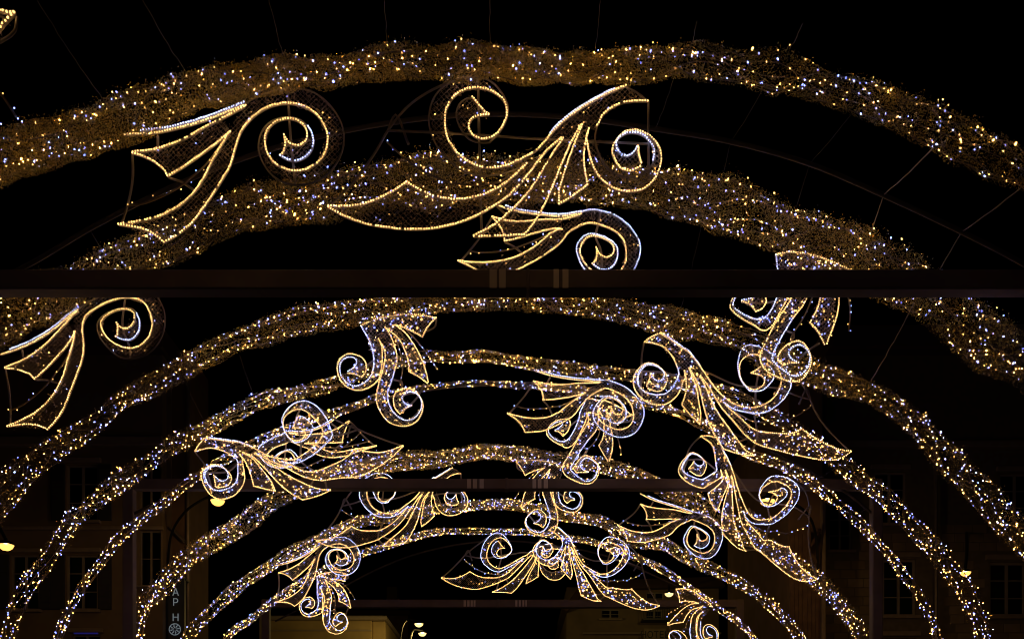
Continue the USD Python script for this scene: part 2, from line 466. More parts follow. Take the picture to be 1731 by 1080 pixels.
lamp(10, 921, 21.0, 13, 'bright sodium lamp hanging at the far left edge before the plaster house', arm=[(10, 912, 21), (-8, 880, 22.5), (-20, 900, 26)])
lamp(368, 846, 24.0, 12, 'sodium lamp on a curved arm just under a lit scroll at left', arm=[(368, 836, 24), (345, 843, 24.6), (312, 866, 25.4), (289, 905, 26.2), (283, 960, 26.7)])
lamp(1297, 846, 22.0, 13, 'sodium lamp shining through a scroll before the board-clad house', arm=[(1297, 835, 22), (1330, 845, 22.8), (1366, 870, 23.6), (1379, 905, 24.1), (1384, 1000, 24.4)])
lamp(1131, 1003, 40.0, 7.5, 'small lamp glowing in front of the brown hotel house', arm=[(1131, 998, 40), (1131, 990, 41.5), (1131, 1000, 44)], far=True)
lamp(708, 1054, 36.0, 7.5, 'upper of two small lamps low in the dark street centre', arm=[(708, 1050, 36), (690, 1046, 36), (680, 1060, 36), (680, 1412, 36)], far=True, power=4.5)
lamp(714, 1070, 37.5, 7.0, 'lower of two small lamps low in the dark street centre', arm=[(714, 1066, 37.5), (700, 1064, 37.5), (694, 1080, 37.5), (694, 1409, 37.5)], far=True, power=4.5)
lamp(1632, 967, 21.0, 9, 'lamp half hidden behind the garland leg before the stone house', arm=[(1632, 958, 21), (1634, 935, 21.3), (1634, 905, 23), (1634, 900, 25.9)])

# ---------------------------------------------------------------- portal frames (beam, posts, bent pipe)
PIPE = [(-190, 560), (-110, 520), (40, 452), (160, 382), (300, 312), (440, 258), (600, 218), (760, 196), (860, 193), (980, 200), (1100, 217), (1236, 240), (1368, 277), (1493, 330), (1625, 392), (1740, 452), (1830, 510), (1890, 560)]
XC = 850.0


def portal(d, ytop, ybot, half, scale, marks, sleeves, label):
    c = P(XC, HY, d)
    th = Thing('portal_frame', (c[0], d, 0), label, 'steel portal', 'steel portals across the street')
    a, b = P(XC - half, ytop, d), P(XC + half, ybot, d)
    t = a[2] - b[2]
    th.part('beam', box(a[0], b[0], d - t / 2, d + t / 2, b[2], a[2], .012), 'beam_paint')
    for x in (a[0], b[0]):
        th.part('post', box(x - t / 2, x + t / 2, d - t / 2 - .003, d + t / 2 + .003, 0, a[2] + .003, .012), 'beam_paint')
    for (x0, x1) in marks:
        p, q = P(x0, ytop + 1, d), P(x1, ybot - 1, d)
        th.part('stripe_mark', box(p[0], q[0], d - t / 2 - .004, d - t / 2 + .006, q[2], p[2]), 'marking')
    for (x0, x1) in sleeves:
        p, q = P(x0, ytop - 1, d), P(x1, ybot + 1, d)
        th.part('joint_sleeve', box(p[0], q[0], d - t / 2 - .012, d + t / 2 + .012, q[2], p[2], .006), 'beam_paint')
    pp = [(XC + (x - 860) * scale + 10 * scale, HY + (y - HY) * scale) for x, y in PIPE]
    pp = smooth_curve(pp, 12)
    th.part('bent_pipe', tube(P(pp[:, 0], pp[:, 1], d), .021, 8), 'pipe_paint', smooth=True)
    return th


portal(8.7, 463, 496, 1050, 1.0, [(828, 840), (844, 855), (935, 944), (950, 960)], [(890, 895)], 'nearest steel portal whose dark beam crosses the whole picture')
portal(14.5, 811, 828.5, 631, .602, [(790, 796.5), (800, 806.5), (811, 818), (900, 906), (909, 915), (919, 926)], [(854, 859)], 'middle steel portal with its striped beam behind the right scrolls')
portal(23.6, 1014, 1027, 400, .37, [(784, 788), (790, 794), (796, 799.5), (801, 804), (871, 874.5), (877, 880.5), (883, 886), (888, 890.5)], [(840, 844)], 'farthest steel portal whose thin striped beam is lowest in view')

# ---------------------------------------------------------------- garland arches
def tb(rows):
    r = np.array(rows, float)
    c = np.stack([r[:, 0], (r[:, 1] + r[:, 2]) / 2], 1)
    t = np.gradient(c, axis=0)
    cos = np.abs(t[:, 0]) / np.linalg.norm(t, axis=1)
    return np.column_stack([c, (r[:, 2] - r[:, 1]) / 2 * cos])


def ch(rows, hw):
    r = np.array(rows, float)
    if np.ndim(hw) == 0:
        return np.column_stack([r, np.full(len(r), hw)])
    s = np.linspace(0, 1, len(r))
    return np.column_stack([r, np.interp(s, np.linspace(0, 1, len(hw)), hw)])


G = []
G.append(dict(d=7.8, n=560, tins=1.0, path=tb([(-60, 270, 345), (0, 226, 309), (100, 203, 274), (180, 174, 255), (260, 143, 222), (320, 122, 190), (400, 112, 172), (480, 99, 150), (567, 97, 148), (633, 80, 138), (680, 75, 132), (750, 82, 133), (820, 74, 133), (870, 86, 137), (900, 89, 138), (960, 92, 139), (1030, 88, 141), (1100, 83, 136), (1165, 73, 131), (1250, 87, 143), (1330, 91, 159), (1390, 122, 174), (1450, 133, 194), (1510, 149, 221), (1580, 178, 252), (1650, 215, 291), (1731, 262, 325), (1800, 315, 385)]),
              label='nearest glittering garland arch, highest across the picture'))
G.append(dict(d=9.2, n=900, tins=.9, path=tb([(-60, 545, 650), (0, 494, 590), (60, 468, 556), (130, 448, 520), (180, 415, 486), (250, 388, 462), (300, 372, 445), (400, 322, 395), (450, 309, 385), (500, 304, 379), (560, 296, 370), (620, 280, 358), (700, 268, 350), (800, 266, 346), (900, 268, 343), (960, 273, 341), (1000, 276, 345), (1080, 282, 353), (1130, 287, 367), (1190, 295, 382), (1250, 308, 402), (1310, 341, 425), (1380, 359, 458), (1450, 386, 490), (1500, 408, 512), (1560, 443, 545), (1600, 468, 577), (1660, 518, 628), (1731, 575, 665), (1800, 640, 735)]),
              label='thick garland arch whose ends pass behind the widest dark beam'))
G.append(dict(d=10.8, n=900, tins=.65, path=tb([(-40, 835, 935), (0, 795, 886), (50, 762, 818), (100, 728, 779), (160, 692, 740), (200, 660, 700), (250, 633, 677), (300, 607, 651), (350, 578, 623), (400, 556, 597), (450, 538, 586), (500, 520, 567), (560, 511, 560), (620, 504, 548), (700, 499, 536), (760, 498, 528), (840, 495, 526), (900, 497, 527), (1000, 501, 537), (1060, 507, 549), (1100, 516, 561), (1160, 527, 575), (1220, 540, 584), (1260, 552, 600), (1310, 574, 640), (1370, 604, 658), (1420, 626, 672), (1460, 638, 683), (1510, 662, 711), (1555, 697, 750), (1600, 738, 813), (1650, 784, 862), (1700, 837, 918), (1731, 872, 953), (1765, 920, 1005)]),
              label='garland arch with its crown just beneath the widest dark beam'))
G.append(dict(d=12.2, n=900, tins=.55, path=ch([(16, 1073), (26, 1034), (53, 981), (81, 946), (105, 908), (127, 876), (169, 841), (211, 809), (260, 777), (292, 753), (334, 733), (373, 713), (416, 689), (446, 676), (494, 667), (543, 655), (572, 645), (640, 622), (721, 602), (760, 604), (820, 602), (855, 608), (903, 616), (953, 621), (1008, 629), (1064, 634), (1155, 650), (1250, 676), (1310, 706), (1380, 752), (1416, 781), (1451, 809), (1497, 841), (1529, 876), (1560, 908), (1592, 943), (1617, 978), (1638, 1013), (1652, 1045), (1662, 1080)], [15, 17, 17, 15, 12, 10, 12, 15, 17, 18, 18]),
              label='garland arch meeting the leaf ornament hung left of centre, fourth from the top'))
G.append(dict(d=13.6, n=760, tins=.45, path=ch([(100, 1073), (120, 1027), (141, 988), (169, 953), (197, 915), (229, 886), (274, 851), (310, 820), (338, 802), (387, 773), (440, 744), (510, 714), (586, 691), (615, 681), (640, 670), (731, 654), (765, 650), (798, 648), (828, 648), (867, 651), (894, 652), (960, 656), (1030, 668), (1105, 687), (1144, 697), (1190, 719), (1268, 768), (1317, 785), (1363, 809), (1398, 837), (1441, 872), (1472, 904), (1504, 939), (1529, 974), (1553, 1006), (1571, 1041), (1582, 1073)], [9, 9, 9, 8, 6, 5, 7, 9, 10, 9, 9]),
              label='very thin string garland arch drawn flat over the upper dark gap'))
G.append(dict(d=15.5, n=1000, tins=.9, path=ch([(229, 1069), (239, 1031), (278, 985), (317, 943), (362, 915), (405, 890), (454, 851), (482, 834), (540, 812), (610, 792), (690, 778), (745, 776), (817, 763), (856, 766), (897, 771), (933, 776), (1011, 785), (1036, 791), (1078, 807), (1105, 816), (1131, 832), (1170, 845), (1205, 868), (1260, 900), (1330, 944), (1370, 972), (1402, 999), (1423, 1027), (1448, 1059), (1456, 1080)], [17, 18, 17, 15, 14, 14, 14, 15, 16, 15, 15]),
              label='fuzzy garland arch just above the middle striped beam'))
G.append(dict(d=18.3, n=800, tins=.8, path=ch([(320, 1073), (352, 1038), (394, 999), (433, 971), (455, 957), (484, 938), (523, 920), (567, 899), (606, 882), (647, 876), (700, 866), (755, 858), (792, 855), (845, 852), (881, 855), (948, 871), (984, 876), (1020, 882), (1053, 905), (1081, 916), (1124, 920), (1157, 940), (1196, 958), (1235, 976), (1266, 994), (1307, 1027), (1332, 1052), (1349, 1073)], [11, 11, 11, 10, 9, 9, 10, 11, 11, 10, 10]),
              label='small garland arch just under the middle striped beam'))
G.append(dict(d=22.0, n=720, tins=.5, path=ch([(387, 1073), (422, 1048), (456, 1020), (493, 994), (518, 978), (570, 955), (618, 932), (647, 924), (698, 908), (736, 899), (789, 897), (839, 898), (892, 899), (970, 910), (1003, 916), (1070, 940), (1112, 958), (1155, 985), (1195, 1013), (1240, 1046), (1270, 1072)], [7, 7, 6.5, 6, 5.5, 6, 6.5, 7]),
              label='innermost and farthest thin garland arch above the lowest beam'))


def extend(p, d, end):
    """carry a garland leg on to the ground below the picture"""
    gy = HY + EYE * F / d
    if end == 0:
        e, t = p[0], p[0, :2] - p[2, :2]
    else:
        e, t = p[-1], p[-1, :2] - p[-3, :2]
    t = t / np.linalg.norm(t)
    L = gy - e[1]
    out = []
    for s in (.15, .35, .6, .85, 1.0):
        out.append([e[0] + t[0] * L * .55 * (s - .5 * s * s) * (1 if abs(t[0]) < .75 else 1.1), e[1] + L * s, e[2]])
    return np.array(out[::-1] if end == 0 else out)


for gi, g_ in enumerate(G):
    rng = np.random.default_rng(100 + gi)
    d = g_['d']; px = d / F
    core = g_['path']
    lo, hi = extend(core, d, 0), extend(core, d, 1)
    allp = np.vstack([lo, core, hi])
    cur = smooth_curve(allp, 4.0)
    n = len(cur)
    # how far each sample lies inside the frame's reach
    vis = ((cur[:, 1] < 1110) & (cur[:, 0] > -60) & (cur[:, 0] < 1790)).astype(float)
    s = np.arange(n)
    lump = meshkit.noise(np.stack([s * .13, s * 0 + gi * 7.3, s * 0], 1), gi)
    hw = cur[:, 2] * (.86 + .34 * lump)
    C3 = P(cur[:, 0], cur[:, 1], d)
    tan = np.gradient(C3, axis=0); tan /= np.linalg.norm(tan, axis=1, keepdims=True)
    nor = np.stack([-tan[:, 2], np.zeros(n), tan[:, 0]], 1)
    nor *= np.where(nor[:, [2]] < 0, -1, 1)            # points up / outwards
    dep = np.array([0, 1.0, 0])
    foot = P(XC, HY + EYE * F / d, d)
    th = Thing('light_garland', (foot[0], d, 0), g_['label'], 'light garland', 'garland arches of fairy lights over the street')
    # bearing cables
    strands = []
    NS = 7
    for k in range(NS):
        ph_ = meshkit.noise(np.stack([s * .035, s * 0 + k * 3.1, s * 0 + gi], 1), 40 + k) * 1.6 * np.pi + k * 2 * np.pi / NS
        rr = hw * (.72 + .18 * meshkit.noise(np.stack([s * .09, s * 0 + k, s * 0], 1), 9)) * px
        c = C3 + nor * (np.sin(ph_) * rr)[:, None] + dep * (np.cos(ph_) * rr * .8)[:, None]
        strands.append(c)
        th.part('cable', tube(c[::3], .0025 + .00015 * d, 4), 'wire')
    # foil slivers
    up = np.clip((1075 - cur[:, 1]) / 500, 0, 1)
    steep = np.abs(tan[:, 0])                           # 1 on the crown, 0 on the legs
    patch = .55 + .9 * meshkit.noise(np.stack([s * .06, s * 0 + gi * 3.7, s * 0 + 5], 1), 70 + gi)
    dens = g_['tins'] * (.07 + .95 * steep ** 3.0) * patch * (.15 + .85 * vis) * (.8 if gi else np.where(cur[:, 0] > 1150, .55, 1.1))
    area = 2 * hw * 4.0
    cnt = rng.poisson(dens * area * 1.05)
    idx = np.repeat(s, cnt); m_ = len(idx)
    ang = rng.uniform(0, 2 * np.pi, m_); rr = hw[idx] * (.30 + .72 * np.sqrt(rng.random(m_))) * px
    pos = C3[idx] + tan[idx] * rng.uniform(-2, 2, (m_, 1)) * px + nor[idx] * (np.sin(ang) * rr)[:, None] + dep * (np.cos(ang) * rr * .8)[:, None]
    th.part('tinsel', strips(pos, 1.55 * px + .001, .80 * px + .0005, rng, tan[idx], .3), 'gold_foil', kind='stuff')
    gsel = rng.random(m_) < .24
    gp = pos[gsel] + nor[idx][gsel] * rng.normal(0, .6, (gsel.sum(), 1)) * px - dep * (hw[idx][gsel] * .5 * px)[:, None] * rng.random((gsel.sum(), 1))
    th.part('glitter', strips(gp, 2.0 * px + .001, 1.25 * px + .0006, rng, tan[idx][gsel], .1), 'glint_foil', kind='stuff')
    # fairy-light bulbs, strung along the net, denser along the lower edge
    nb = int(g_['n'] * 1.25)
    w = (.35 + .65 * vis) * (hw ** .6); w = w / w.sum()
    for name, matn, share in (('warm_bulb', 'warm_bulb', .56), ('white_bulb', 'white_bulb', .44)):
        m_ = int(nb * share * 1.12)
        idx = rng.choice(n, m_, p=w)
        ang = rng.uniform(0, 2 * np.pi, m_)
        low = rng.random(m_) < .22
        ang = np.where(low, -np.pi / 2 + rng.normal(0, .35, m_), ang)
        rr = hw[idx] * np.where(low, 1.0, .45 + .5 * np.sqrt(rng.random(m_))) * px
        pos = C3[idx] + tan[idx] * rng.uniform(-2, 2, (m_, 1)) * px + nor[idx] * (np.sin(ang) * rr)[:, None] + dep * (-(np.abs(np.cos(ang)) * .8 + .35) * rr)[:, None]
        ax = rng.normal(size=(m_, 3)) * [.8, .8, .5]; ax[:, 2] -= .9
        ax /= np.linalg.norm(ax, axis=1, keepdims=True)
        pitch, off = 5, (0 if name == 'warm_bulb' else 2)          # most bulbs sit on the lengthwise strands, at a regular pitch
        slots = np.array([(k, i) for k in range(NS) for i in range((k + off) % pitch, n, pitch)])
        pw = w[slots[:, 1]] / w[slots[:, 1]].sum()
        ns_ = min(int(m_ * .66), int((pw > 0).sum() * .8))
        pick = slots[rng.choice(len(slots), ns_, replace=False, p=pw)]
        pos[:ns_] = np.stack(strands)[pick[:, 0], pick[:, 1]] - np.array([0, 0, 1]) * rng.uniform(.002, .014, (ns_, 1)) - dep * .012 + tan[pick[:, 1]] * rng.normal(0, .9, (ns_, 1)) * px
        rad = (.47 * px + .0028) * rng.lognormal(0, .22, m_)
        th.part(name, beads(pos, rad, ax, rng.uniform(1.0, 2.0, m_)), matn, kind='stuff')

# ---------------------------------------------------------------- guy wires along the street
WIRES = [((1357, 40), 6.4, (1333, 84), 7.8), ((1178, 36), 6.9, (1168, 78), 7.8), ((63, 0), 6.0, (181, 176), 7.8), ((241, 0), 6.2, (318, 126), 7.8), ((455, 0), 6.4, (481, 102), 7.8), ((650, 0), 6.6, (655, 80), 7.8), ((828, 0), 6.6, (828, 78), 7.8), ((1015, 0), 6.6, (1005, 92), 7.8),
         ((1139, 134), 7.8, (1108, 219), 8.7), ((1290, 151), 7.8, (1236, 240), 8.7), ((1236, 240), 8.7, (1220, 303), 9.2), ((1442, 190), 7.8, (1368, 277), 8.7), ((1368, 277), 8.7, (1345, 352), 9.2),
         ((1578, 250), 7.8, (1493, 330), 8.7), ((1493, 330), 8.7, (1469, 400), 9.2), ((1725, 318), 7.8, (1625, 392), 8.7), ((1625, 392), 8.7, (1582, 466), 9.2),
         ((1545, 512), 9.2, (1473, 642), 10.8), ((1186, 380), 9.2, (1150, 527), 10.8), ((405, 600), 10.8, (434, 681), 12.2), ((150, 384), 8.7, (172, 422), 9.2), ((310, 640), 10.8, (352, 724), 12.2), ((1500, 835), 12.2, (1446, 870), 13.6), ((1420, 784), 12.2, (1375, 812), 13.6)]
rng = np.random.default_rng(77)
WHERE = {(0, 7.8): 'above the nearest garland arch', (7.8, 8.7): 'between nearest garland and bent pipe', (8.7, 9.2): 'between bent pipe and second garland',
         (9.2, 10.8): 'between second and third garland', (10.8, 12.2): 'between third and fourth garland', (12.2, 13.6): 'between fourth and fifth garland'}
ORD = ['first', 'second', 'third', 'fourth', 'fifth', 'sixth', 'seventh', 'eighth', 'ninth']
keyed = {}
for w_ in sorted(WIRES, key=lambda w: w[2][0]):
    keyed.setdefault((0 if w_[3] == 7.8 else w_[1], w_[3]), []).append(w_)
for kk, ws in keyed.items():
    for wi, (a, da, b, db) in enumerate(ws):
        p, q = P(*a, da), P(*b, db)
        t = np.linspace(0, 1, 24)[:, None]
        c = p + (q - p) * t
        c[:, 2] -= (.012 * np.sin(np.pi * t) * np.linalg.norm(q - p))[:, 0]
        bold = b[0] > 1460 and da > 7.7
        wob = meshkit.noise(c * 9 + wi, 3)
        c[:, 0] += (wob - .5) * .012
        r = .0055 if bold else .0017
        single('guy_wire', tube(c, r * (.7 + .6 * meshkit.noise(c * 40)), 5), 'steel' if bold else 'dark_wire', f'thin guy wire {WHERE[kk]}, {ORD[wi]} of {len(ws)} from the left', 'wire', 'guy wires between the arches')

# ---------------------------------------------------------------- light ornaments: three kinds, traced once each
S = {
    'lm': dict(a=(211, 227), b=(224, 257), c=(283, 297), d=(415, 177), e=(388, 222), f=(200, 378), g=(277, 409), h=(398, 248), i=(481, 174), j=(554, 233), k=(496, 288), l=(448, 244), m=(490, 200), n=(519, 226), o=(502, 246), p=(480, 228), q=(581, 237), qt=(485, 146), qb=(496, 310)),
    'strokes': [
        ('w', [(211, 227), (259, 224), (296, 217), (333, 207), (370, 194), (415, 177)]),
        ('b?', [(238, 220), (275, 216), (310, 208), (345, 198), (385, 183), (412, 172)]),
        ('w', [(224, 256), (259, 252), (289, 243), (322, 228), (348, 213), (378, 198), (412, 180)]),
        ('w', [(224, 258), (241, 263), (259, 272), (276, 285), (283, 297)]),
        ('w', [(283, 297), (307, 283), (333, 265), (363, 243), (389, 222)]),
        ('w', [(200, 378), (230, 374), (267, 365), (304, 346), (326, 326), (344, 300), (359, 270), (374, 245), (387, 222)]),
        ('w', [(200, 379), (222, 382), (244, 387), (262, 396), (277, 409)]),
        ('w', [(277, 409), (298, 397), (322, 378), (348, 344), (370, 311), (389, 278), (398, 248), (407, 222), (426, 198), (452, 181), (481, 174), (511, 178), (533, 191), (548, 211), (554, 233), (550, 256), (537, 274), (519, 285), (496, 288), (474, 281), (457, 267), (448, 244), (450, 222), (463, 207), (481, 200), (500, 202), (515, 213), (519, 226), (515, 239), (502, 246), (489, 241), (480, 228)]),
        ('w', [(480, 228), (482, 244), (479, 256), (474, 262)]),
        ('b', [(474, 262), (484, 268), (500, 271), (518, 263), (528, 248), (529, 230), (521, 213)]),
        ('o', [(521, 213), (508, 201), (490, 196), (470, 198), (450, 209), (438, 230), (437, 256), (450, 283), (470, 302), (496, 310), (526, 307), (552, 293), (572, 267), (581, 237), (577, 207), (556, 174), (526, 152), (485, 146), (444, 156), (415, 172)])],
    'fills': [[1, 2], [2, 3, 4], [5, 6, (7, 0, 8)]],
    'fills_poly': [
        [(224, 256), (259, 252), (322, 228), (378, 198), (389, 222), (333, 265), (283, 297), (265, 276)],
        [(200, 378), (267, 365), (326, 326), (359, 270), (387, 222), (398, 196), (415, 177), (444, 158), (485, 147), (485, 174), (452, 181), (426, 198), (407, 222), (398, 248), (370, 311), (322, 378), (277, 409)],
        [(485, 147), (526, 152), (560, 178), (580, 222), (572, 267), (540, 300), (496, 310), (455, 288), (438, 250), (445, 215), (458, 212), (448, 244), (457, 267), (496, 288), (537, 274), (554, 233), (533, 191), (485, 174)],
        [(480, 228), (489, 241), (502, 246), (519, 226), (528, 235), (520, 262), (500, 271), (474, 262)]],
    'tubes': [[(222, 258), (222, 300), (213, 345), (203, 376)], [(485, 147), (490, 225), (498, 310)], [(283, 297), (305, 304), (326, 318)], [(265, 226), (265, 250)]],
    'strings': [[(213, 346), (240, 342), (270, 331), (300, 315), (325, 295), (350, 272), (380, 230)]],
}
B = {
    'lm': dict(A=(1058, 144), A2=(1095, 170), IC=(1034, 181), M=(945, 211), M2=(908, 252), SB=(833, 283), SL=(752, 200), ST=(800, 148), SR=(857, 188), SI=(813, 234), SH=(826, 193), SH2=(798, 163), OL=(725, 190), OB=(817, 295), OT=(807, 128), L1=(555, 348), L1p=(687, 307), L1m=(767, 336), L1e=(890, 277), L1b=(700, 387), L1l=(833, 348), L1r=(949, 233), L2=(801, 397), L2c=(886, 396), L2m=(897, 319), L2r=(982, 211), L3=(945, 344), L3c=(993, 312), L3r=(995, 217), R0=(994, 248), Rb=(1064, 323), Rr=(1118, 267), Rt=(1071, 220), Ri=(1035, 254), Rib=(1067, 288), Rp=(1084, 274), Rp2=(1079, 246)),
    'strokes': [
        ('w', [(826, 193), (813, 194), (800, 198), (793, 207), (793, 218), (800, 228), (813, 234), (828, 232), (842, 223), (852, 207), (857, 188), (852, 170), (838, 157), (820, 149), (800, 148), (780, 153), (765, 165), (755, 182), (752, 200), (753, 220), (760, 240), (773, 258), (793, 273), (813, 281), (833, 283), (853, 280), (873, 272), (890, 263), (908, 252), (927, 231), (945, 211), (975, 187), (1012, 165), (1045, 149), (1058, 144)]),
        ('b', [(930, 224), (945, 208), (975, 184), (1012, 162), (1042, 147)]),
        ('w', [(798, 163), (806, 172), (815, 183), (826, 193)]),
        ('o', [(798, 163), (790, 164), (777, 173), (771, 193), (779, 215), (792, 232), (813, 239), (830, 238)]),
        ('o', [(893, 272), (872, 284), (850, 291), (817, 295), (783, 287), (757, 267), (737, 242), (726, 213), (725, 190), (733, 163), (750, 143), (773, 131), (807, 128), (830, 135), (850, 157), (859, 180), (855, 203), (843, 224), (828, 238)]),
        ('x', [(1058, 144), (1078, 154), (1095, 168)]),
        ('w', [(1095, 170), (1075, 170), (1053, 173), (1034, 181), (1019, 194), (1010, 211)]),
        ('i', [(1010, 211), (1006, 230), (1012, 256), (1027, 281), (1050, 295), (1079, 295), (1095, 287), (1106, 270), (1108, 254), (1103, 239), (1090, 226), (1071, 221)]),
        ('w', [(995, 217), (992, 235), (995, 252), (999, 270), (1008, 291), (1023, 307), (1041, 319), (1064, 323), (1086, 319), (1103, 306), (1114, 287), (1118, 267), (1114, 248), (1103, 233), (1088, 223), (1071, 219), (1055, 223), (1041, 238), (1035, 254), (1040, 270), (1049, 283), (1067, 288), (1082, 281)]),
        ('w', [(1084, 275), (1080, 260), (1079, 246)]),
        ('b', [(1076, 248), (1071, 257), (1060, 263), (1049, 259), (1042, 248), (1044, 235), (1055, 226), (1071, 223), (1088, 228), (1100, 240), (1106, 254), (1104, 270)]),
        ('w', [(555, 347), (583, 348), (610, 345), (640, 335), (663, 323), (687, 307)]),
        ('w', [(687, 307), (713, 322), (740, 332), (767, 336), (793, 334), (820, 327), (847, 313), (867, 298), (890, 276)]),
        ('w', [(555, 350), (583, 365), (617, 377), (657, 384), (700, 387), (740, 384), (777, 375), (807, 363), (833, 348), (852, 336), (871, 319), (890, 298), (908, 274), (926, 252), (949, 233)]),
        ('w', [(952, 233), (934, 259), (916, 289), (897, 319), (867, 352), (834, 380), (801, 397)]),
        ('w', [(801, 399), (841, 398), (886, 396)]),
        ('w', [(886, 396), (904, 374), (919, 348), (934, 315), (949, 278), (967, 237), (982, 211)]),
        ('w', [(984, 211), (973, 237), (962, 267), (951, 300), (945, 322), (945, 344)]),
        ('w', [(945, 344), (967, 331), (993, 312)]),
        ('w', [(993, 312), (989, 289), (987, 263), (990, 237), (995, 217)])],
    'fills_poly': [
        [(555, 348), (610, 345), (663, 323), (687, 307), (713, 322), (767, 336), (820, 327), (867, 298), (890, 276), (949, 233), (926, 252), (890, 298), (852, 336), (807, 363), (740, 384), (700, 387), (617, 377)],
        [(801, 398), (834, 380), (867, 352), (897, 319), (934, 259), (952, 233), (982, 211), (949, 278), (919, 348), (886, 396)],
        [(945, 344), (945, 322), (962, 267), (984, 211), (995, 217), (987, 263), (993, 312)],
        [(890, 263), (945, 211), (1012, 165), (1058, 144), (1095, 168), (1053, 173), (1019, 194), (1008, 220), (984, 211), (949, 233)],
        [(773, 258), (833, 283), (890, 263), (893, 272), (850, 291), (817, 295), (783, 287), (757, 267), (737, 242), (725, 190), (750, 143), (807, 128), (850, 157), (838, 157), (800, 148), (765, 165), (752, 200)],
        [(995, 240), (1008, 228), (1012, 256), (1027, 281), (1050, 295), (1079, 295), (1106, 270), (1103, 239), (1114, 248), (1118, 267), (1103, 306), (1064, 323), (1023, 307), (999, 270)],
        [(798, 163), (826, 193), (800, 198), (793, 218), (813, 238), (779, 215), (771, 193), (777, 173)],
        [(1079, 246), (1084, 275), (1067, 288), (1049, 283), (1035, 254), (1044, 240), (1049, 259), (1060, 263)]],
    'tubes': [[(556, 346), (600, 300), (636, 250), (655, 217), (690, 175), (730, 148), (770, 131)], [(655, 217), (735, 220), (930, 232), (1110, 240)], [(808, 128), (811, 280), (814, 396)], [(1097, 168), (1097, 240), (1098, 300)], [(840, 345), (856, 360)], [(655, 217), (668, 190), (690, 240)]],
    'strings': [[(653, 237), (690, 270), (725, 292), (770, 308), (830, 308), (885, 283)]],
}
C = {
    'lm': dict(T0=(610, 550), T1=(683, 531), T2=(737, 537), T3=(714, 569), T4=(668, 549), K=(722, 646), K2=(691, 627), K3=(651, 553), W1=(670, 611), N1=(655, 666), Cb=(690, 710), Cr=(712, 682), Ct=(693, 662), Cp=(696, 685), Cq=(676, 699), Ob=(690, 719), Ol=(637, 672), D=(640, 573), Lb=(611, 659), Ll=(570, 620), Lt=(587, 598), Lr=(619, 616), Lp=(588, 628), Lq=(611, 637), Mi=(632, 606)),
    'strokes': [
        ('w', [(610, 550), (630, 541), (654, 535), (683, 531), (712, 532), (737, 537)]),
        ('w', [(737, 537), (726, 548), (719, 559), (714, 569)]),
        ('w', [(714, 569), (700, 561), (685, 554), (668, 549)]),
        ('w', [(668, 549), (683, 560), (697, 578), (709, 599), (717, 618), (724, 645)]),
        ('w', [(722, 647), (709, 637), (691, 627)]),
        ('w', [(691, 627), (690, 611), (685, 594), (678, 578), (668, 566), (651, 553)]),
        ('w', [(651, 553), (660, 567), (666, 582), (670, 596), (671, 611), (667, 625)]),
        ('b', [(667, 625), (664, 637), (659, 652), (655, 666), (657, 681), (664, 695), (676, 706), (690, 710), (704, 703), (712, 689), (712, 676), (705, 666), (693, 662), (683, 666), (679, 673), (685, 682), (696, 685)]),
        ('w', [(696, 685), (685, 690), (676, 699)]),
        ('w', [(676, 699), (668, 690), (665, 679), (666, 668), (674, 660), (687, 656), (700, 660), (710, 670), (715, 683), (713, 697), (705, 711), (690, 719), (673, 719), (656, 712), (644, 697), (637, 681), (637, 664), (641, 645), (647, 625), (651, 606), (649, 589), (640, 573)]),
        ('w', [(640, 573), (645, 585), (646, 601), (645, 620), (640, 640), (628, 652), (611, 659), (596, 658), (582, 650), (573, 637), (570, 620), (575, 606), (587, 598), (601, 599), (613, 605), (619, 616), (618, 628), (611, 637)]),
        ('w', [(611, 637), (601, 632), (588, 630)]),
        ('b', [(588, 627), (599, 620), (603, 611), (599, 605), (589, 603), (579, 608), (574, 620), (577, 635), (587, 647), (601, 652), (613, 648), (625, 638), (631, 623), (632, 606)]),
        ('i', [(632, 606), (629, 589), (622, 571), (610, 551)])],
    'fills_poly': [
        [(610, 550), (654, 535), (683, 531), (737, 537), (714, 569), (668, 549), (660, 567), (640, 573), (632, 600)],
        [(668, 549), (697, 578), (717, 618), (724, 645), (691, 627), (685, 594), (651, 553)],
        [(640, 573), (651, 560), (666, 582), (671, 611), (659, 652), (655, 666), (664, 695), (690, 710), (712, 689), (715, 690), (690, 719), (656, 712), (637, 681), (641, 645), (651, 606)],
        [(622, 580), (640, 573), (646, 601), (640, 640), (611, 659), (582, 650), (570, 620), (577, 635), (601, 652), (625, 638), (632, 606)],
        [(676, 699), (665, 679), (674, 660), (693, 660), (679, 673), (696, 685)],
        [(611, 637), (588, 629), (603, 611), (600, 600), (619, 616)]],
    'tubes': [[(716, 647), (706, 668), (690, 685)], [(665, 640), (680, 645), (677, 655)], [(588, 629), (610, 622), (632, 606)], [(737, 538), (735, 550), (722, 558)]],
    'strings': [[(686, 556), (700, 570), (715, 588), (728, 605), (738, 622)], [(668, 570), (676, 595), (680, 620), (675, 650)]],
}
S['fills'] = None

L_S = 'white and gold light ornament of one scroll with two fins, '
INST = []


def inst(T, d, label, back, lit=True, fill=0, /, **lm):
    INST.append((T, d, label, back, lit, fill, lm))


